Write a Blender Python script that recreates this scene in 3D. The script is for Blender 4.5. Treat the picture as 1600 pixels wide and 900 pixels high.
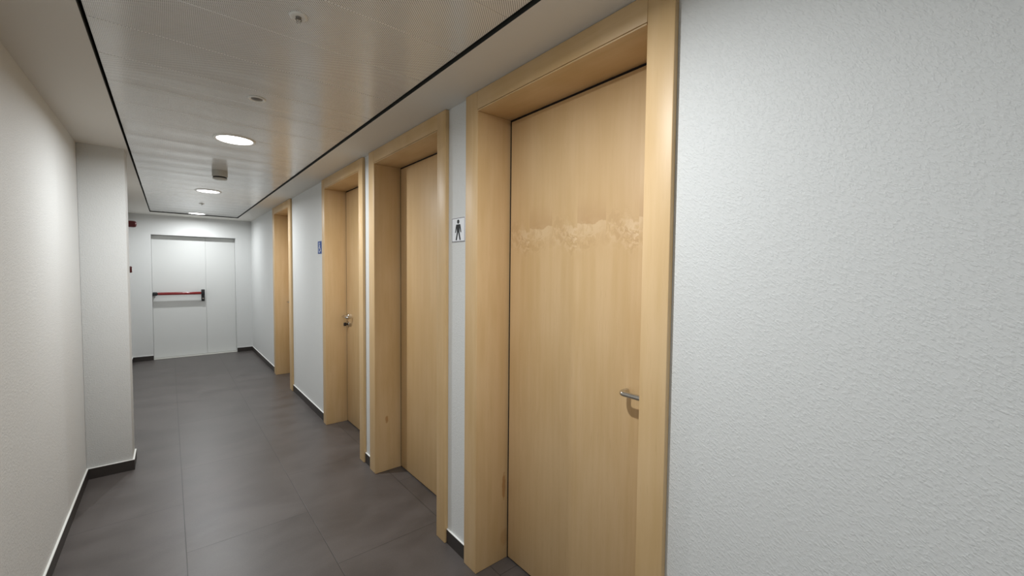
import bpy, bmesh, math, random
from mathutils import Matrix, Vector

S = bpy.context.scene
COL = S.collection
for o in list(bpy.data.objects):
    bpy.data.objects.remove(o, do_unlink=True)

# ------------------------------------------------------------------ camera, world, exposure, light levels
cam_d = bpy.data.cameras.new('camera')
cam = bpy.data.objects.new('camera', cam_d)
COL.objects.link(cam)
YAW, PITCH, ROLL = 0.6944, 0.0412, -0.0095
Fv = Vector((math.sin(YAW) * math.cos(PITCH), math.cos(YAW) * math.cos(PITCH), -math.sin(PITCH)))
Rv = Vector((math.cos(YAW), -math.sin(YAW), 0))
Dv = Fv.cross(Rv)
R2 = Rv * math.cos(ROLL) + Dv * math.sin(ROLL)
D2 = -Rv * math.sin(ROLL) + Dv * math.cos(ROLL)
m = Matrix.Identity(4)
for i in range(3):
    m[i][0], m[i][1], m[i][2] = R2[i], -D2[i], -Fv[i]
m.translation = (0, 0, 1.45)
cam.matrix_world = m
cam_d.sensor_width = 36
cam_d.lens = 643.15 / 1600 * 36
cam_d.clip_start = 0.02
S.camera = cam

w = bpy.data.worlds.new('world')
S.world = w
w.use_nodes = True
w.node_tree.nodes['Background'].inputs[0].default_value = (0.8, 0.85, 0.9, 1)
w.node_tree.nodes['Background'].inputs[1].default_value = 0.0

S.view_settings.view_transform = 'Standard'
S.view_settings.look = 'None'
S.view_settings.gamma = 1
S.view_settings.use_curve_mapping = False
S.view_settings.exposure = 0.17

LAMP_W = 19.0                       # each downlight
LAMP_COL = (0.93, 0.968, 0.985)
DIFF_E = 6.0
LAMPS = [(0.343, 0.86), (0.343, 3.235), (0.343, 5.57), (0.343, 7.95), (0.343, -1.51)]
LAMP_F = [0.95, 1.0, 1.0, 0.75, 0.72]

# ------------------------------------------------------------------ dimensions (metres; camera stands at x=0,y=0)
XW = 1.118          # right wall face
XA = 1.097          # face of the door architraves
XJ = 1.288          # face of the door leaves
XL = -0.459         # left wall face
XPIL = -0.226       # pillar right face
YP0, YP1 = 3.962, 4.18
YE = 8.514          # end wall
YB = -2.7           # wall behind the camera
H = 2.2716          # plaster ceiling border
HC = H + 0.012      # perforated metal ceiling, set back a little
TLX, TRX, TFY, TNY = -0.206, 0.884, 8.106, -2.4      # edges of the opening for the metal ceiling
ZH = 2.179          # underside of door head lining

DOORS = [(1.672, 1.573, 0.706, 0.618), (2.916, 2.816, 1.945, 1.858), (4.088, 4.003, 3.123, 3.038), (6.459, 6.341, 5.496, 5.380)]

# ------------------------------------------------------------------ material helpers
def new_mat(name):
    mt = bpy.data.materials.new(name)
    mt.use_nodes = True
    nt = mt.node_tree
    b = nt.nodes['Principled BSDF']
    return mt, nt, b

class N:
    """tiny node-graph helper"""
    def __init__(s, nt):
        s.nt = nt
    def node(s, t, **kw):
        n = s.nt.nodes.new(t)
        for k, v in kw.items():
            setattr(n, k, v)
        return n
    def link(s, a, b):
        s.nt.links.new(a, b)
    def setin(s, sock, v):
        if hasattr(v, 'is_linked') or isinstance(v, bpy.types.NodeSocket):
            s.nt.links.new(v, sock)
        else:
            sock.default_value = v
    def math(s, op, a, b=0.0, c=0.0):
        n = s.node('ShaderNodeMath', operation=op)
        s.setin(n.inputs[0], a); s.setin(n.inputs[1], b); s.setin(n.inputs[2], c)
        return n.outputs[0]
    def coord(s):
        t = s.node('ShaderNodeTexCoord')
        sp = s.node('ShaderNodeSeparateXYZ')
        s.link(t.outputs['Object'], sp.inputs[0])
        return t.outputs['Object'], sp.outputs[0], sp.outputs[1], sp.outputs[2]
    def comb(s, x, y, z):
        n = s.node('ShaderNodeCombineXYZ')
        s.setin(n.inputs[0], x); s.setin(n.inputs[1], y); s.setin(n.inputs[2], z)
        return n.outputs[0]
    def noise(s, vec, scale, detail=2.0, rough=0.5, dist=0.0):
        n = s.node('ShaderNodeTexNoise')
        s.setin(n.inputs['Vector'], vec)
        n.inputs['Scale'].default_value = scale; n.inputs['Detail'].default_value = detail
        n.inputs['Roughness'].default_value = rough; n.inputs['Distortion'].default_value = dist
        return n.outputs['Fac']
    def mapping(s, vec, scale=(1, 1, 1), rot=(0, 0, 0)):
        n = s.node('ShaderNodeMapping')
        s.setin(n.inputs[0], vec)
        n.inputs['Scale'].default_value = scale; n.inputs['Rotation'].default_value = rot
        return n.outputs[0]
    def mix(s, f, a, b, blend='MIX'):
        n = s.node('ShaderNodeMix', data_type='RGBA', blend_type=blend)
        s.setin(n.inputs[0], f)
        for sock, v in ((n.inputs[6], a), (n.inputs[7], b)):
            if isinstance(v, tuple):
                sock.default_value = (v[0], v[1], v[2], 1)
            else:
                s.link(v, sock)
        return n.outputs[2]
    def ramp(s, f, lo, hi):
        n = s.node('ShaderNodeMapRange')
        n.interpolation_type = 'SMOOTHSTEP'
        s.setin(n.inputs[0], f); n.inputs[1].default_value = lo; n.inputs[2].default_value = hi
        return n.outputs[0]
    def bump(s, h, strength, dist):
        n = s.node('ShaderNodeBump')
        n.inputs['Strength'].default_value = strength; n.inputs['Distance'].default_value = dist
        s.setin(n.inputs['Height'], h)
        return n.outputs[0]

def simple(name, col, rough=0.5, metal=0.0, spec=0.5, var=0.0, scale=30):
    mt, nt, b = new_mat(name)
    g = N(nt)
    b.inputs['Roughness'].default_value = rough
    b.inputs['Metallic'].default_value = metal
    b.inputs['Specular IOR Level'].default_value = spec
    c0 = tuple(c * (1 - var) for c in col)
    c1 = tuple(min(1, c * (1 + var)) for c in col)
    v, x, y, z = g.coord()
    f = g.noise(v, scale, 3)
    g.link(g.mix(f, c0, c1), b.inputs['Base Color'])
    return mt

def plaster(name, col, bump=0.5, amt=1.0):
    mt, nt, b = new_mat(name)
    g = N(nt)
    v, x, y, z = g.coord()
    mv = g.mapping(g.mapping(v, (1, 1, 1), (math.radians(45), 0, 0)), (1, 1.7, 0.85))
    n1 = g.noise(mv, 130, 3, 0.6, 0.2)
    n2 = g.noise(mv, 330, 2, 0.5)
    h = g.math('ADD', g.math('MULTIPLY', g.ramp(n1, 0.42, 0.72), 1.0), g.math('MULTIPLY', n2, 0.35))
    g.link(g.bump(h, bump, 0.0016 * amt), b.inputs['Normal'])
    big = g.noise(v, 1.3, 3)
    g.link(g.mix(big, tuple(c * 0.985 for c in col), col), b.inputs['Base Color'])
    b.inputs['Roughness'].default_value = 0.62
    b.inputs['Specular IOR Level'].default_value = 0.35
    return mt

WOOD_LO = (0.585, 0.390, 0.184)
WOOD_HI = (0.675, 0.475, 0.262)

def wood(name, axis='z', sheets=False, seed=0.0, stain=None, figure=False):
    """light maple veneer; grain along axis; sheets = slip-matched veneer leaves 145 mm wide"""
    mt, nt, b = new_mat(name)
    g = N(nt)
    v, x, y, z = g.coord()
    if sheets:
        idx = g.math('FLOOR', g.math('DIVIDE', g.math('SUBTRACT', y, seed), 0.1445))
        yy = g.math('PINGPONG', g.math('SUBTRACT', y, seed), 0.1445)
        ioff = g.math('MULTIPLY', idx, 0.013)
        src = g.comb(g.math('ADD', x, seed * 3 + 1.7), g.math('ADD', yy, ioff), z)
    else:
        src = g.comb(g.math('ADD', x, seed), g.math('ADD', y, seed * 0.7), g.math('ADD', z, seed * 0.3))
    # slow warp of the grain
    warp = g.noise(g.mapping(src, (3, 6, 1.2) if axis == 'z' else (3, 1.2, 6)), 1.0, 2)
    if axis == 'z':
        st = (34, 34, 2.2)
    else:
        st = (34, 2.2, 34)
    wv = g.node('ShaderNodeVectorMath', operation='ADD')
    g.link(src, wv.inputs[0])
    g.link(g.comb(0, g.math('MULTIPLY', warp, 0.05), g.math('MULTIPLY', warp, 0.02)), wv.inputs[1])
    grain = g.noise(g.mapping(wv.outputs[0], st), 1.0, 4, 0.55)
    fine = g.noise(g.mapping(wv.outputs[0], tuple(s * 7 for s in st)), 1.0, 2)
    cloud = g.noise(g.mapping(src, (5, 5, 2.0)), 1.0, 2)
    f = g.math('ADD', g.math('MULTIPLY', grain, 0.40), g.math('MULTIPLY', cloud, 0.60))
    f = g.ramp(f, 0.28, 0.72)
    col = g.mix(f, WOOD_LO, WOOD_HI)
    fl = g.math('MULTIPLY', g.ramp(fine, 0.58, 0.78), 0.20)
    col = g.mix(fl, col, (0.46, 0.28, 0.125))
    if sheets:
        tone = g.node('ShaderNodeTexWhiteNoise', noise_dimensions='1D')
        g.link(g.math('ADD', idx, seed * 17 + 3), tone.inputs['W'])
        up = g.ramp(z, 1.40, 1.62) if figure else 1.0
        tf = g.math('MULTIPLY', g.math('MULTIPLY', tone.outputs[0], 0.32), up)
        col = g.mix(tf, col, (0.57, 0.37, 0.185))
    if figure:
        # blemish (crotch figure) repeated every second veneer leaf around eye height
        PR = 0.289
        tt = g.math('MULTIPLY', g.math('FRACT', g.math('ADD', g.math('DIVIDE', g.math('SUBTRACT', y, seed), PR), 10.0)), PR)
        src2 = g.comb(x, tt, z)
        n1 = g.noise(g.mapping(src2, (14, 14, 14)), 1.0, 3, 0.55)
        n2 = g.noise(g.mapping(src2, (31, 31, 22)), 1.0, 3, 0.55, 0.6)
        def knot(t0, z0, rad):
            a = g.math('ADD', g.math('SUBTRACT', tt, t0), g.math('MULTIPLY', g.math('SUBTRACT', n1, 0.5), 0.085))
            c = g.math('ADD', g.math('SUBTRACT', z, z0), g.math('MULTIPLY', g.math('SUBTRACT', n2, 0.5), 0.085))
            r_ = g.math('SQRT', g.math('ADD', g.math('MULTIPLY', a, a), g.math('MULTIPLY', c, c)))
            ang = g.math('ARCTAN2', c, a)
            fl_ = g.noise(g.comb(g.math('MULTIPLY', ang, 0.55), g.math('MULTIPLY', r_, 17.0), t0 * 30), 2.2, 3, 0.6)
            return r_, fl_, g.math('SUBTRACT', 1.0, g.ramp(r_, rad * 0.25, rad))
        for t0, z0, rad, am in ((0.024, 1.588, 0.085, 1.0), (0.246, 1.60, 0.10, 0.55), (0.10, 1.615, 0.10, 0.6)):
            r_, fl_, fo_ = knot(t0, z0, rad)
            col = g.mix(g.math('MULTIPLY', g.math('MULTIPLY', g.ramp(fl_, 0.48, 0.60), fo_), 0.60 * am), col, (0.47, 0.285, 0.14))
            col = g.mix(g.math('MULTIPLY', g.math('MULTIPLY', g.ramp(g.math('SUBTRACT', 1.0, fl_), 0.50, 0.62), fo_), 0.50 * am), col, (0.78, 0.60, 0.39))
            if am == 1.0:
                core = g.math('SUBTRACT', 1.0, g.ramp(r_, 0.006, 0.016))
                col = g.mix(g.math('MULTIPLY', core, 0.35), col, (0.45, 0.26, 0.12))
        # arched tide line in every second leaf: darker above, paler below
        inb = g.math('GREATER_THAN', tt, 0.1445)
        arch = g.math('ADD', 1.640, g.math('MULTIPLY', g.math('SUBTRACT', n1, 0.5), 0.07))
        da = g.math('SUBTRACT', z, arch)
        band = g.math('MULTIPLY', g.ramp(da, -0.004, 0.003), g.math('SUBTRACT', 1.0, g.ramp(da, 0.0, 0.13)))
        amt = g.math('ADD', 0.05, g.math('MULTIPLY', inb, 0.50))
        col = g.mix(g.math('MULTIPLY', band, amt), col, (0.50, 0.31, 0.155))
        below = g.math('MULTIPLY', g.math('SUBTRACT', 1.0, g.ramp(da, -0.004, 0.003)), g.ramp(da, -0.07, 0.0))
        col = g.mix(g.math('MULTIPLY', below, g.math('ADD', 0.03, g.math('MULTIPLY', inb, 0.22))), col, (0.78, 0.60, 0.39))
    if stain:
        for sx, sz, rx, rz, amt in stain:
            dx = g.math('DIVIDE', g.math('SUBTRACT', x, sx), rx)
            dz = g.math('DIVIDE', g.math('SUBTRACT', z, sz), rz)
            d = g.math('ADD', g.math('POWER', g.math('ABSOLUTE', dx), 2.0), g.math('POWER', g.math('ABSOLUTE', dz), 2.0))
            d = g.math('ADD', d, g.math('MULTIPLY', g.math('SUBTRACT', g.noise(v, 60, 2), 0.5), 1.2))
            mk = g.math('MULTIPLY', g.math('SUBTRACT', 1.0, g.ramp(d, 0.3, 1.1)), amt)
            col = g.mix(mk, col, (0.42, 0.20, 0.06))
    g.link(col, b.inputs['Base Color'])
    b.inputs['Roughness'].default_value = 0.44
    b.inputs['Specular IOR Level'].default_value = 0.45
    g.link(g.bump(fine, 0.12, 0.0004), b.inputs['Normal'])
    return mt

M = {}
M['wall'] = plaster('white_textured_plaster', (0.68, 0.685, 0.675), 0.55, 0.8)
M['soffit'] = plaster('painted_ceiling_plaster', (0.70, 0.675, 0.63), 0.10, 0.5)
M['caulk'] = simple('white_caulk', (0.85, 0.85, 0.82), 0.5)
M['black'] = simple('black_rubber_gasket', (0.012, 0.009, 0.008), 0.7, 0, 0.2)
M['channel'] = simple('dark_shadow_gap_metal', (0.020, 0.022, 0.019), 0.6, 0, 0.3)
M['steel'] = simple('brushed_stainless_steel', (0.60, 0.58, 0.54), 0.24, 1.0, 0.5, 0.03, 200)
M['white_plastic'] = simple('white_plastic', (0.78, 0.78, 0.75), 0.35)
M['grey_plastic'] = simple('aged_grey_white_plastic', (0.50, 0.49, 0.45), 0.45)
M['red_plastic'] = simple('red_plastic', (0.085, 0.004, 0.004), 0.4)
M['red_bar'] = simple('red_painted_push_bar', (0.20, 0.008, 0.010), 0.16, 0.0, 0.8)
M['black_plastic'] = simple('black_plastic', (0.010, 0.010, 0.012), 0.35)
M['fire_door'] = simple('off_white_painted_steel', (0.67, 0.675, 0.66), 0.42, 0, 0.4, 0.015, 3)
M['sign_white'] = simple('white_sign_plastic', (0.82, 0.83, 0.86), 0.3)
M['sign_edge'] = simple('grey_sign_border', (0.22, 0.22, 0.24), 0.4)
M['sign_black'] = simple('black_sign_print', (0.006, 0.006, 0.008), 0.5, 0, 0.2)
M['sign_blue'] = simple('blue_sign_plastic', (0.016, 0.060, 0.26), 0.5, 0, 0.2)
M['grille'] = simple('grey_metal_grille', (0.20, 0.19, 0.17), 0.45, 0.4)
M['dark_metal'] = simple('dark_metal', (0.05, 0.047, 0.045), 0.35, 0.6)
M['skirting'] = simple('dark_brown_tile_skirting', (0.034, 0.028, 0.025), 0.45, 0, 0.4, 0.12, 25)

def emissive(name, col, e):
    mt, nt, b = new_mat(name)
    b.inputs['Base Color'].default_value = (0.8, 0.8, 0.8, 1)
    b.inputs['Emission Color'].default_value = (*col, 1)
    b.inputs['Emission Strength'].default_value = e
    return mt
M['diffuser'] = emissive('lit_led_diffuser', (1, 1, 1), DIFF_E)

def floor_mat():
    mt, nt, b = new_mat('dark_grey_porcelain_floor_tiles')
    g = N(nt)
    v, x, y, z = g.coord()
    TW, TLn = 0.5725, 1.125
    cx = g.math('DIVIDE', g.math('SUBTRACT', x, 0.04), TW)
    ci = g.math('FLOOR', cx)
    odd = g.math('MULTIPLY', g.math('PINGPONG', ci, 1.0), 0.5)
    cy = g.math('ADD', g.math('DIVIDE', g.math('SUBTRACT', y, 3.742), TLn), odd)
    dx = g.math('MULTIPLY', g.math('PINGPONG', cx, 0.5), TW)
    dy = g.math('MULTIPLY', g.math('PINGPONG', cy, 0.5), TLn)
    d = g.math('MINIMUM', dx, dy)
    joint = g.math('SUBTRACT', 1.0, g.ramp(d, 0.0008, 0.0024))
    tile = g.node('ShaderNodeTexWhiteNoise', noise_dimensions='2D')
    g.link(g.comb(ci, g.math('FLOOR', cy), 0), tile.inputs['Vector'])
    cl = g.noise(g.mapping(v, (1.6, 2.6, 1)), 1.6, 5, 0.55, 0.4)
    fn = g.noise(v, 160, 3)
    f = g.math('ADD', g.math('MULTIPLY', cl, 0.85), g.math('MULTIPLY', fn, 0.25))
    f = g.ramp(f, 0.34, 0.76)
    f = g.math('ADD', g.math('MULTIPLY', f, 0.8), g.math('MULTIPLY', tile.outputs[0], 0.2))
    col = g.mix(f, (0.068, 0.058, 0.054), (0.112, 0.098, 0.093))
    col = g.mix(g.math('MULTIPLY', joint, 0.9), col, (0.030, 0.027, 0.026))
    g.link(col, b.inputs['Base Color'])
    rg = g.math('ADD', 0.30, g.math('MULTIPLY', cl, 0.16))
    g.link(rg, b.inputs['Roughness'])
    b.inputs['Specular IOR Level'].default_value = 0.5
    h = g.math('SUBTRACT', g.math('MULTIPLY', fn, 0.25), joint)
    g.link(g.bump(h, 0.25, 0.0012), b.inputs['Normal'])
    return mt
M['floor'] = floor_mat()

PANEL = 0.30
def metal_ceiling():
    mt, nt, b = new_mat('perforated_grey_metal_ceiling')
    g = N(nt)
    v, x, y, z = g.coord()
    P = 0.0068
    # holes on a diagonal grid
    ux = g.math('DIVIDE', g.math('ADD', x, y), P * 1.4142)
    uy = g.math('DIVIDE', g.math('SUBTRACT', x, y), P * 1.4142)
    ax = g.math('SUBTRACT', g.math('FRACT', ux), 0.5)
    ay = g.math('SUBTRACT', g.math('FRACT', uy), 0.5)
    rr = g.math('SQRT', g.math('ADD', g.math('MULTIPLY', ax, ax), g.math('MULTIPLY', ay, ay)))
    hole = g.math('SUBTRACT', 1.0, g.ramp(rr, 0.24, 0.32))
    ed = g.math('MULTIPLY', g.math('PINGPONG', g.math('DIVIDE', g.math('SUBTRACT', y, 1.385), PANEL), 0.5), PANEL)
    hole = g.math('MULTIPLY', hole, g.ramp(ed, 0.0022, 0.0028))
    col = g.mix(hole, (0.84, 0.83, 0.805), (0.10, 0.097, 0.092))
    g.link(col, b.inputs['Base Color'])
    b.inputs['Metallic'].default_value = 0.0
    b.inputs['Roughness'].default_value = 0.19
    b.inputs['Specular IOR Level'].default_value = 0.8
    # each panel is faintly bowed along the corridor
    wv = g.noise(g.mapping(v, (0.7, 7.0, 1)), 1.0, 2)
    bow = g.math('SINE', g.math('MULTIPLY', g.math('SUBTRACT', y, 1.385), 2 * math.pi / PANEL))
    hh = g.math('ADD', wv, g.math('MULTIPLY', bow, 0.16))
    g.link(g.bump(hh, 0.36, 0.010), b.inputs['Normal'])
    return mt
M['metal_ceiling'] = metal_ceiling()

# ------------------------------------------------------------------ mesh helpers
def add_box(bm, a, b, bevel=0.0, seg=2):
    x0, y0, z0 = (min(a[i], b[i]) for i in range(3))
    x1, y1, z1 = (max(a[i], b[i]) for i in range(3))
    vs = [bm.verts.new(p) for p in ((x0, y0, z0), (x1, y0, z0), (x1, y1, z0), (x0, y1, z0), (x0, y0, z1), (x1, y0, z1), (x1, y1, z1), (x0, y1, z1))]
    fs = [bm.faces.new([vs[i] for i in q]) for q in ((0, 3, 2, 1), (4, 5, 6, 7), (0, 1, 5, 4), (1, 2, 6, 5), (2, 3, 7, 6), (3, 0, 4, 7))]
    if bevel > 0:
        es = list({e for f in fs for e in f.edges})
        bmesh.ops.bevel(bm, geom=es, offset=bevel, segments=seg, affect='EDGES', profile=0.5)
    return bm

def add_lathe(bm, prof, mat=Matrix.Identity(4), seg=48):
    """prof: list of (r, z) revolved about local z"""
    rings = []
    for r, z in prof:
        if r < 1e-6:
            rings.append([bm.verts.new(mat @ Vector((0, 0, z)))])
        else:
            rings.append([bm.verts.new(mat @ Vector((r * math.cos(2 * math.pi * k / seg), r * math.sin(2 * math.pi * k / seg), z))) for k in range(seg)])
    for A, B in zip(rings, rings[1:]):
        for k in range(seg):
            k2 = (k + 1) % seg
            if len(A) == 1 and len(B) == 1:
                continue
            if len(A) == 1:
                bm.faces.new((A[0], B[k], B[k2]))
            elif len(B) == 1:
                bm.faces.new((A[k], B[0], A[k2]))
            else:
                bm.faces.new((A[k], B[k], B[k2], A[k2]))
    return bm

def add_tube(bm, pts, r, seg=16):
    pts = [Vector(p) for p in pts]
    rings = []
    up = None
    for i, p in enumerate(pts):
        t = (pts[min(i + 1, len(pts) - 1)] - pts[max(i - 1, 0)]).normalized()
        if up is None:
            up = t.orthogonal().normalized()
        up = (up - t * up.dot(t)).normalized()
        s = t.cross(up)
        rings.append([bm.verts.new(p + (up * math.cos(2 * math.pi * k / seg) + s * math.sin(2 * math.pi * k / seg)) * r) for k in range(seg)])
    for A, B in zip(rings, rings[1:]):
        for k in range(seg):
            bm.faces.new((A[k], A[(k + 1) % seg], B[(k + 1) % seg], B[k]))
    bm.faces.new(rings[0][::-1]); bm.faces.new(rings[-1])
    return bm

def add_prism(bm, poly, to3, d0, d1):
    """extrude a 2-D polygon; to3(u, v, d) -> 3-D point"""
    a = [bm.verts.new(to3(u, v, d0)) for u, v in poly]
    b = [bm.verts.new(to3(u, v, d1)) for u, v in poly]
    bm.faces.new(a); bm.faces.new(b[::-1])
    n = len(poly)
    for i in range(n):
        bm.faces.new((a[i], b[i], b[(i + 1) % n], a[(i + 1) % n]))
    return bm

def obj(name, bm, mat, parent=None, origin=(0, 0, 0), smooth=None):
    """one mesh object; bm is in world metres, origin is where its own base sits"""
    bmesh.ops.recalc_face_normals(bm, faces=bm.faces[:])
    o = Vector(origin)
    me = bpy.data.meshes.new(name)
    for v in bm.verts:
        v.co -= o
    bm.to_mesh(me); bm.free()
    me.materials.append(mat)
    ob = bpy.data.objects.new(name, me)
    COL.objects.link(ob)
    if parent is not None:
        ob.parent = parent
    else:
        ob.location = o
    if smooth is not None:
        for p in me.polygons:
            p.use_smooth = True
        try:
            me.set_sharp_from_angle(angle=math.radians(smooth))
        except Exception:
            pass
    return ob

def BM():
    return bmesh.new()

def box(name, a, b, mat, parent=None, origin=(0, 0, 0), bevel=0.0, seg=2):
    return obj(name, add_box(BM(), a, b, bevel, seg), mat, parent, origin, 40 if bevel else None)

def tag(o, label=None, cat=None, group=None, kind=None):
    if label: o['label'] = label
    if cat: o['category'] = cat
    if group: o['group'] = group
    if kind: o['kind'] = kind
    return o

def empty(name, loc):
    o = bpy.data.objects.new(name, None)
    o.empty_display_size = 0.1
    o.location = loc
    COL.objects.link(o)
    return o

def struct(o, label=None, cat=None):
    return tag(o, label, cat, None, 'structure')

# ------------------------------------------------------------------ the shell
ZT = H + 0.22
struct(box('floor', (XL - 0.25, YB - 0.2, -0.12), (1.55, YE + 0.35, 0.0), M['floor']), 'dark grey large-format tile floor of the corridor', 'floor')

# right wall: masonry between and above the door openings, one mesh
bm = BM()
ys = [YB - 0.2]
for fo, fi, ni, no in DOORS:
    ys += [ni - 0.03, fi + 0.03]
ys += [YE + 0.3]
for i in range(0, len(ys), 2):
    add_box(bm, (XW, ys[i], 0), (1.40, ys[i + 1], ZT))
for fo, fi, ni, no in DOORS:
    add_box(bm, (XW, ni - 0.03, ZH + 0.03), (1.40, fi + 0.03, ZT))
struct(obj('wall_right', bm, M['wall']), 'white textured plaster wall with the four wooden doors', 'wall')

struct(box('wall_left', (XL - 0.2, YB - 0.2, 0), (XL, YE + 0.3, ZT), M['wall']), 'white textured plaster wall on the left of the corridor', 'wall')
struct(box('wall_pillar', (XL, YP0, 0), (XPIL, YP1, ZT), M['wall'], bevel=0.004), 'white plaster pillar projecting from the left wall', 'pillar')
struct(box('wall_back', (XL, YB - 0.2, 0), (XW, YB, ZT), M['wall']), 'white plaster wall behind the viewer', 'wall')

# end wall with the recess of the fire door
FX0, FX1, FZ, FD = -0.211, 0.886, 1.967, 0.125
bm = BM()
add_box(bm, (XL, YE, 0), (FX0, YE + 0.3, ZT))
add_box(bm, (FX1, YE, 0), (XW, YE + 0.3, ZT))
add_box(bm, (FX0, YE, FZ), (FX1, YE + 0.3, ZT))
struct(obj('wall_end', bm, M['wall']), 'white plaster wall closing the corridor around the fire exit', 'wall')

# plaster border of the ceiling, black shadow gap, perforated metal panels
bm = BM()
add_box(bm, (XL, YB, H), (TLX, YE, H + 0.05))
add_box(bm, (TRX, YB, H), (XW, YE, H + 0.05))
add_box(bm, (TLX, TFY, H), (TRX, YE, H + 0.05))
add_box(bm, (TLX, YB, H), (TRX, TNY, H + 0.05))
ceil = struct(obj('ceiling', bm, M['soffit']), 'plaster ceiling border around perforated grey metal panels', 'ceiling')
bm = BM()
add_box(bm, (TLX - 0.02, TNY - 0.02, H + 0.062), (TRX + 0.02, TFY + 0.02, H + 0.08))
for a, b in (((TLX, TNY, H + 0.0008), (TLX + 0.001, TFY, H + 0.062)), ((TRX - 0.001, TNY, H + 0.0008), (TRX, TFY, H + 0.062)), ((TLX, TFY - 0.001, H + 0.0008), (TRX, TFY, H + 0.062))):
    add_box(bm, a, b)
obj('shadow_gap', bm, M['channel'], ceil)
GAP = 0.009
y = 1.385 - PANEL * 12
while y < TFY - GAP - 0.02:
    y0, y1 = max(y, TNY + GAP), min(y + PANEL, TFY - GAP)
    if y1 - y0 > 0.02:
        box('metal_panel', (TLX + GAP, y0 + 0.0006, HC), (TRX - GAP, y1 - 0.0006, HC + 0.03), M['metal_ceiling'], ceil, bevel=0.0015, seg=1)
    y += PANEL

# skirting: dark tile with a caulk line on top
BH, BT = 0.072, 0.010
def skirting(name, a, b, side_label):
    o = struct(box(name, (a[0], a[1], 0.0), (b[0], b[1], BH), M['skirting'], bevel=0.0012, seg=1), side_label, 'skirting')
    nx0, nx1 = min(a[0], b[0]), max(a[0], b[0]); ny0, ny1 = min(a[1], b[1]), max(a[1], b[1])
    box('caulk_line', (nx0, ny0, BH), (nx1, ny1, BH + 0.004), M['caulk'], o, bevel=0.0015, seg=1)
    return o
skirting('baseboard_right', (XW, YB), (XW - BT, DOORS[0][3]), 'dark skirting under the bare wall right of the nearest door')
for k, lab in ((0, 'dark skirting under the man sign between the two nearest doors'), (1, 'short dark skirting between the second and third doors'), (2, 'dark skirting under the blue sign between third and farthest doors')):
    skirting('baseboard_right', (XW, DOORS[k][0]), (XW - BT, DOORS[k + 1][3]), lab)
skirting('baseboard_right', (XW, DOORS[3][0]), (XW - BT, YE - BT), 'dark skirting from the farthest wooden door to the end wall')
skirting('baseboard_end', (XL + BT, YE), (FX0, YE - BT), 'short dark skirting left of the fire exit')
skirting('baseboard_end', (FX1, YE), (XW, YE - BT), 'short dark skirting right of the fire exit')
skirting('baseboard_left', (XL, YB), (XL + BT, YP0 - BT), 'long dark skirting along the near left wall')
skirting('baseboard_left', (XL, YP0), (XPIL + BT, YP0 - BT), 'dark skirting across the front of the pillar')
skirting('baseboard_left', (XPIL, YP0), (XPIL + BT, YP1), 'dark skirting on the corridor side of the pillar')
skirting('baseboard_left', (XL, YP1), (XL + BT, YE), 'dark skirting along the left wall behind the pillar')

# ------------------------------------------------------------------ doors
def arc(c, e1, e2, r, a0, a1, n=8):
    c = Vector(c); e1 = Vector(e1); e2 = Vector(e2)
    return [c + e1 * r * math.cos(a0 + (a1 - a0) * i / n) + e2 * r * math.sin(a0 + (a1 - a0) * i / n) for i in range(n + 1)]

def lever(leaf, root, yspin, dirn, z, cylinder=False):
    """U-shaped stainless lever; dirn = +1 points away along the corridor"""
    X0, X1, L, r, br = XJ, XJ - 0.056, 0.118, 0.0096, 0.018
    ey, ex = Vector((0, dirn, 0)), Vector((-1, 0, 0))
    s = Vector((X0 - 0.008, yspin, z))
    pts = [s, Vector((X1 + br, yspin, z))]
    pts += arc((X1 + br, yspin + dirn * br, z), -ey, ex, br, 0, math.pi / 2)[1:]
    pts += arc((X1 + br, yspin + dirn * (L - br), z), ex, ey, br, 0, math.pi / 2)
    pts += [Vector((X1 + 0.044, yspin + dirn * L, z))]
    h = obj('lever_handle', add_tube(BM(), pts, r, 18), M['steel'], leaf, root, 50)
    rot = Matrix.Translation((X0, yspin, z)) @ Matrix.Rotation(-math.pi / 2, 4, 'Y')
    pr = [(0.0, 0.0), (0.026, 0.0), (0.026, 0.006), (0.024, 0.009), (0.011, 0.0095), (0.010, 0.013), (0, 0.013)]
    obj('handle_rose', add_lathe(BM(), pr, rot, 40), M['steel'], leaf, root, 40)
    zc = z - 0.075
    rot = Matrix.Translation((X0, yspin, zc)) @ Matrix.Rotation(-math.pi / 2, 4, 'Y')
    if cylinder:
        obj('lock_rose', add_lathe(BM(), [(0, 0), (0.026, 0), (0.026, 0.006), (0.024, 0.009), (0, 0.009)], rot, 40), M['steel'], leaf, root, 40)
        b = add_lathe(BM(), [(0, 0.009), (0.0085, 0.009), (0.0085, 0.020), (0.0, 0.020)], rot, 24)
        add_box(b, (X0 - 0.045, yspin - 0.004, zc - 0.016), (X0 - 0.020, yspin + 0.004, zc + 0.016), 0.003)
        obj('thumb_turn', b, M['dark_metal'], leaf, root, 40)
    return h

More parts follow.
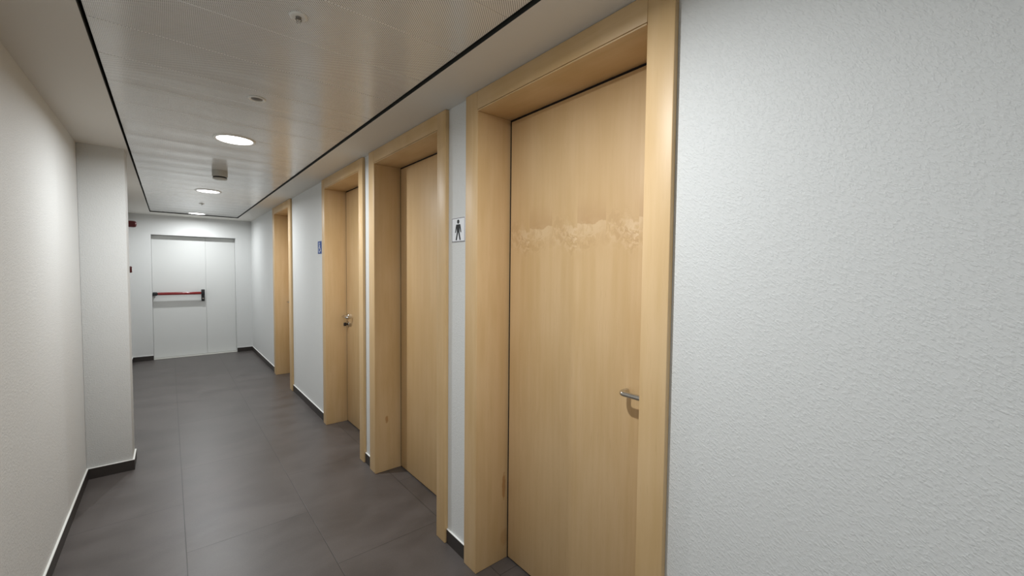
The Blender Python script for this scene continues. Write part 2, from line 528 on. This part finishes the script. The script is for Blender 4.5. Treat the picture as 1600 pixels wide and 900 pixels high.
JAMB_STAINS = {0: [(1.266 - XW, 0.375, 0.012, 0.075, 0.75), (1.272 - XW, 0.11, 0.03, 0.05, 0.3)], 1: [(1.182 - XW, 0.376, 0.012, 0.03, 0.7)]}
DOOR_LABELS = ['nearest wooden door in full view, with wavy veneer marks and a lever', 'second wooden door from the camera, just left of the man sign',
               'third wooden door, with a lever and lock, right of the blue sign', 'farthest wooden door, a narrow sliver near the end wall']
HANDLES = [(0.752, 1, 1.018, False), (1.995, 1, 1.018, False), (3.945, -1, 1.012, True), (6.285, -1, 1.0, False)]
for k, (fo, fi, ni, no) in enumerate(DOORS):
    root_loc = (XW, ni, 0)
    root = struct(empty('door_%d' % (k + 1), root_loc), DOOR_LABELS[k], 'door')
    sd = 0.37 * k
    wz = wood('maple_jamb_grain_%d' % k, 'z', seed=sd + 0.2)
    wy = wood('maple_head_grain_%d' % k, 'y', seed=sd + 1.1)
    wj = wood('maple_lining_grain_%d' % k, 'z', seed=sd + 2.3, stain=JAMB_STAINS.get(k))
    wl = wood('maple_leaf_veneer_%d' % k, 'z', sheets=True, seed=0.138, figure=True) if k == 0 else \
        wood('maple_leaf_veneer_%d' % k, 'z', sheets=True, seed=0.031 * k)
    fl, nl = fi - 0.003, ni            # inner faces of the lining
    # architraves
    box('architrave', (XA, fi + 0.005, 0.001), (XW, fo, H - 0.002), wz, root, root_loc, 0.0022, 3)
    box('architrave', (XA, no, 0.001), (XW, ni - 0.0002, H - 0.002), wz, root, root_loc, 0.0022, 3)
    box('head_architrave', (XA, ni, ZH + 0.009), (XW, fi + 0.0045, H - 0.002), wy, root, root_loc, 0.0025, 2)
    # lining boards with a rounded front edge
    xb = 1.345
    box('lining', (XA - 0.001, fl, 0.001), (xb, fl + 0.006, ZH), wj, root, root_loc, 0.0022, 2)
    box('lining', (XW + 0.001, nl - 0.006, 0.001), (xb, nl, ZH), wj, root, root_loc, 0.0022, 2)
    box('head_lining', (XA - 0.001, nl + 0.0005, ZH), (xb, fl + 0.006, ZH + 0.006), wy, root, root_loc, 0.0022, 2)
    # carcass frame hidden behind the boards; seen only as the dark groove
    bm = BM()
    add_box(bm, (XA + 0.008, fl + 0.0062, 0.001), (xb, fi + 0.0295, ZH + 0.0295))
    add_box(bm, (XA + 0.008, ni - 0.0295, 0.001), (xb, nl - 0.0062, ZH + 0.0295))
    add_box(bm, (XA + 0.008, nl - 0.0062, ZH + 0.0062), (xb, fl + 0.0062, ZH + 0.0295))
    # (kept clear of the architraves by starting behind them)
    for v in bm.verts:
        if v.co.x < XW:
            v.co.x = XW + 0.0005
    obj('frame_core', bm, M['dark_metal'], root, root_loc)
    # dark seal round the leaf
    g = 0.0085
    bm = BM()
    add_box(bm, (XJ + 0.002, fl - g - 0.001, 0.001), (XJ + 0.030, fl, ZH))
    add_box(bm, (XJ + 0.002, nl, 0.001), (XJ + 0.030, nl + g + 0.001, ZH))
    add_box(bm, (XJ + 0.002, nl + g, ZH - g - 0.001), (XJ + 0.030, fl - g, ZH))
    obj('door_seal', bm, M['black'], root, root_loc)
    leaf = box('door_leaf', (XJ, nl + g + 0.0012, 0.009), (XJ + 0.042, fl - g - 0.0012, ZH - g - 0.0012), wl, root, root_loc, 0.0015, 2)
    bm = BM()
    add_box(bm, (XJ + 0.044, nl + 0.001, 0.0), (XJ + 0.056, fl - 0.001, ZH - 0.001))  # black sheet behind the whole leaf, added so the gaps read as shade
    obj('door_stop', bm, M['black'], root, root_loc)
    ysp, dr, zh, cyl = HANDLES[k]
    lever(leaf, root_loc, ysp, dr, zh, cyl)

# ------------------------------------------------------------------ fire exit at the end
root_loc = (0.3, YE + FD, 0)
fr = struct(empty('door_5', root_loc), 'white double fire exit door with a red push bar at corridor end', 'door')
YF = YE + FD
SPL = 0.474
box('active_leaf', (FX0 + 0.002, YF, 0.008), (SPL - 0.0008, YF + 0.05, FZ - 0.006), M['fire_door'], fr, root_loc, 0.0012, 1)
box('passive_leaf', (SPL + 0.0008, YF + 0.002, 0.008), (FX1 - 0.002, YF + 0.05, FZ - 0.006), M['fire_door'], fr, root_loc, 0.0012, 1)
bm = BM()
add_box(bm, (FX0, YF + 0.04, 0.0), (FX1, YF + 0.08, FZ))
obj('door_frame', bm, M['fire_door'], fr, root_loc)
box('threshold', (FX0, YE + 0.002, 0.0), (FX1, YF + 0.02, 0.006), M['grey_plastic'], fr, root_loc, 0.002, 1)
# push bar
YBAR = YF - 0.085
pb = add_box(BM(), (-0.150, YBAR - 0.018, 1.014), (0.405, YBAR + 0.018, 1.058), 0.014, 4)
bar = obj('push_bar', pb, M['red_bar'], fr, root_loc, 50)
hb = add_box(BM(), (-0.205, YBAR - 0.022, 1.010), (-0.150, YBAR + 0.022, 1.062), 0.006, 2)
add_box(hb, (-0.200, YBAR + 0.020, 1.012), (-0.165, YF, 1.060), 0.004, 1)
obj('bar_arm', hb, M['black_plastic'], fr, root_loc, 40)
lb = add_box(BM(), (0.405, YBAR - 0.012, 1.005), (0.450, YF, 1.094), 0.006, 2)
add_box(lb, (0.405, YBAR + 0.030, 0.900), (0.450, YF, 1.020), 0.012, 3)
obj('lock_case', lb, M['black_plastic'], fr, root_loc, 40)
obj('lock_cylinder', add_lathe(BM(), [(0, 0), (0.010, 0), (0.010, 0.006), (0, 0.006)], Matrix.Translation((0.4275, YBAR + 0.030, 0.945)) @ Matrix.Rotation(math.pi / 2, 4, 'X'), 24), M['steel'], fr, root_loc, 40)

# ------------------------------------------------------------------ ceiling lights
LAMP_LABELS = ['round white ceiling light above the nearest door, outside the photo',
               'lit round ceiling light, largest and nearest of the three seen',
               'lit round ceiling light, middle of the three, beyond the smoke detector',
               'lit round ceiling light, farthest and smallest, close to the end wall',
               'round white ceiling light behind the viewer']
for (lx, ly), lf, lab in zip(LAMPS, LAMP_F, LAMP_LABELS):
    loc = (lx, ly, HC)
    t = tag(empty('ceiling_light', loc), lab, 'ceiling light', 'round ceiling lights along the corridor')
    T = Matrix.Translation(loc)
    obj('trim_ring', add_lathe(BM(), [(0.098, 0.0), (0.116, 0.0), (0.1155, -0.004), (0.112, -0.0065), (0.103, -0.0065), (0.099, -0.004), (0.098, 0.0)], T, 64), M['white_plastic'], t, loc, 60)
    obj('diffuser', add_lathe(BM(), [(0.0, -0.004), (0.05, -0.0037), (0.0985, -0.003), (0.0985, -0.0005), (0, -0.0005)], T, 64), M['diffuser'], t, loc, 60)
    ld = bpy.data.lights.new('led', 'AREA')
    ld.shape = 'DISK'; ld.size = 0.05; ld.spread = math.radians(172); ld.energy = LAMP_W * lf; ld.color = LAMP_COL
    lo = bpy.data.objects.new('led', ld)
    COL.objects.link(lo)
    lo.parent = t
    lo.location = (0, 0, -0.008)

# ------------------------------------------------------------------ small things on the ceiling
def sprinkler(x, y, label):
    loc = (x, y, HC)
    T = Matrix.Translation(loc)
    t = tag(empty('sprinkler', loc), label, 'sprinkler', 'sprinkler heads in the metal ceiling')
    obj('rosette', add_lathe(BM(), [(0.0, -0.004), (0.010, -0.004), (0.020, -0.006), (0.026, -0.005), (0.028, -0.002), (0.028, 0.0), (0, 0)], T, 40), M['white_plastic'], t, loc, 50)
    b = add_lathe(BM(), [(0.0, -0.009), (0.007, -0.009), (0.009, -0.004), (0.0, -0.004)], T, 24)
    for q in (-1, 1):
        add_tube(b, [(x + q * 0.007, y, HC - 0.008), (x + q * 0.0085, y, HC - 0.013), (x + q * 0.003, y, HC - 0.019), (x, y, HC - 0.020)], 0.0014, 8)
    obj('sprinkler_frame', b, M['grille'], t, loc, 50)
    obj('bulb', add_lathe(BM(), [(0, -0.009), (0.002, -0.010), (0.002, -0.017), (0, -0.019)], T, 12), M['steel'], t, loc, 50)
    obj('deflector', add_lathe(BM(), [(0, -0.020), (0.008, -0.0203), (0.008, -0.0215), (0, -0.0215)], T, 24), M['steel'], t, loc, 50)
sprinkler(0.344, 1.527, 'small sprinkler in a white rosette, nearest on the perforated ceiling')
sprinkler(0.341, 6.70, 'small sprinkler head between the two farther ceiling lights')

loc = (0.347, 2.387, HC)
T = Matrix.Translation(loc)
sp = tag(empty('ceiling_speaker', loc), 'small round recessed ceiling fitting with grey centre before the largest light', 'ceiling speaker')
obj('ring', add_lathe(BM(), [(0.025, -0.003), (0.030, -0.006), (0.035, -0.006), (0.038, -0.003), (0.038, 0.0), (0.025, 0.0), (0.025, -0.003)], T, 48), M['white_plastic'], sp, loc, 50)
obj('grille', add_lathe(BM(), [(0.0, -0.0085), (0.012, -0.0075), (0.0248, -0.003), (0.0248, -0.0005), (0, -0.0005)], T, 48), M['grille'], sp, loc, 50)

loc = (0.349, 4.34, HC)
T = Matrix.Translation(loc)
sm = tag(empty('smoke_detector', loc), 'grey-white smoke detector hanging between the first two ceiling lights', 'smoke detector')
obj('base', add_lathe(BM(), [(0, 0), (0.054, 0), (0.056, -0.004), (0.056, -0.050), (0.050, -0.054), (0, -0.054)], T, 48), M['grey_plastic'], sm, loc, 40)
obj('vent_slot', add_lathe(BM(), [(0, -0.054), (0.050, -0.054), (0.050, -0.066), (0, -0.066)], T, 48), M['black_plastic'], sm, loc, 40)
obj('cap', add_lathe(BM(), [(0, -0.066), (0.053, -0.066), (0.052, -0.071), (0.040, -0.077), (0, -0.078)], T, 48), M['grey_plastic'], sm, loc, 40)

# ------------------------------------------------------------------ red fire fittings on the left wall
loc = (XL, 7.9, 2.06)
T = Matrix.Translation(loc) @ Matrix.Rotation(math.pi / 2, 4, 'Y')
sn = tag(empty('fire_sounder', loc), 'dark red dome fire alarm sounder high beside the pillar edge', 'alarm sounder')
obj('back_plate', add_lathe(BM(), [(0, 0), (0.050, 0), (0.050, 0.022), (0, 0.022)], T, 40), M['red_plastic'], sn, loc, 40)
obj('dome', add_lathe(BM(), [(0, 0.022), (0.046, 0.022), (0.046, 0.085), (0.042, 0.103), (0.030, 0.115), (0, 0.119)], T, 40), M['red_plastic'], sn, loc, 50)
loc = (XL, 7.9, 1.42)
cp = tag(empty('fire_call_point', loc), 'small dark red fire call point below the red sounder', 'call point')
box('housing', (XL, 7.9 - 0.045, 1.375), (XL + 0.050, 7.9 + 0.045, 1.465), M['red_plastic'], cp, loc, 0.004, 2)
box('front_cover', (XL + 0.050, 7.9 - 0.040, 1.380), (XL + 0.056, 7.9 + 0.040, 1.460), M['red_plastic'], cp, loc, 0.002, 2)
box('press_glass', (XL + 0.056, 7.9 - 0.022, 1.395), (XL + 0.058, 7.9 + 0.022, 1.445), M['white_plastic'], cp, loc, 0.0005, 1)

# ------------------------------------------------------------------ signs on the right wall
def to3(yc, zc, xbase):
    return lambda u, v, d: (xbase - d, yc - u, zc + v)       # u to the right as seen, v up, d out of the wall

def disc(r, cu=0.0, cv=0.0, n=28, a0=0.0, a1=2 * math.pi):
    return [(cu + r * math.cos(a0 + (a1 - a0) * i / n), cv + r * math.sin(a0 + (a1 - a0) * i / n)) for i in range(n)]

def stroke(p, q, wdt):
    (x0, y0), (x1, y1) = p, q
    L = math.hypot(x1 - x0, y1 - y0)
    nx, ny = -(y1 - y0) / L * wdt / 2, (x1 - x0) / L * wdt / 2
    return [(x0 + nx, y0 + ny), (x1 + nx, y1 + ny), (x1 - nx, y1 - ny), (x0 - nx, y0 - ny)]

yc, zc = 1.7635, 1.6535
loc = (XW, yc, zc)
sg = tag(empty('restroom_sign', loc), 'square white sign with a black standing man beside the nearest door', 'sign')
box('sign_plate', (XW - 0.003, yc - 0.060, zc - 0.060), (XW, yc + 0.060, zc + 0.060), M['sign_white'], sg, loc, 0.001, 1)
f3 = to3(yc, zc, XW - 0.003)
bm = BM()
o_, i_ = 0.0595, 0.0560
for p in ([(-o_, -o_), (o_, -o_), (o_, -i_), (-o_, -i_)], [(-o_, i_), (o_, i_), (o_, o_), (-o_, o_)], [(-o_, -i_), (-i_, -i_), (-i_, i_), (-o_, i_)], [(i_, -i_), (o_, -i_), (o_, i_), (i_, i_)]):
    add_prism(bm, p, f3, 0, 0.0004)
obj('sign_border', bm, M['sign_edge'], sg, loc)
bm = BM()
add_prism(bm, disc(0.0105, 0, 0.0405), f3, 0, 0.0005)
add_prism(bm, [(-0.017, 0.027), (0.017, 0.027), (0.0135, 0.000), (0.012, -0.012), (-0.012, -0.012), (-0.0135, 0.000)], f3, 0, 0.0005)
for s in (-1, 1):
    arm = [(s * 0.010, 0.0275), (s * 0.0195, 0.0255), (s * 0.0285, -0.0125), (s * 0.0215, -0.0145)]
    leg = [(s * 0.0004, -0.012), (s * 0.0122, -0.012), (s * 0.0235, -0.0515), (s * 0.0125, -0.0515)]
    add_prism(bm, arm, f3, 0, 0.0006)
    add_prism(bm, leg, f3, 0, 0.0005)
obj('man_symbol', bm, M['sign_black'], sg, loc)

yc, zc = 4.235, 1.658
loc = (XW, yc, zc)
ws = tag(empty('accessible_sign', loc), 'small blue square sign with a white wheelchair user by the third door', 'sign')
box('sign_plate', (XW - 0.003, yc - 0.060, zc - 0.060), (XW, yc + 0.060, zc + 0.060), M['sign_blue'], ws, loc, 0.001, 1)
f3 = to3(yc, zc, XW - 0.003)
bm = BM()
add_prism(bm, disc(0.0085, -0.008, 0.040), f3, 0, 0.0005)
for p, q, wd in (((-0.008, 0.030), (-0.006, -0.004), 0.011), ((-0.0075, 0.014), (0.018, 0.012), 0.007), ((-0.010, -0.004), (0.021, -0.006), 0.010), ((0.018, -0.005), (0.030, -0.034), 0.009), ((0.027, -0.034), (0.039, -0.030), 0.007)):
    add_prism(bm, stroke(p, q, wd), f3, 0, 0.0005)
# wheel: open ring
n = 30
A0, A1 = math.radians(115), math.radians(385)
for i in range(n):
    a, b = A0 + (A1 - A0) * i / n, A0 + (A1 - A0) * (i + 1) / n
    quad = [(-0.006 + r * math.cos(t), -0.018 + r * math.sin(t)) for r, t in ((0.0250, a), (0.0250, b), (0.0300, b), (0.0300, a))]
    add_prism(bm, quad, f3, 0, 0.0005)
obj('wheelchair_symbol', bm, M['sign_white'], ws, loc)
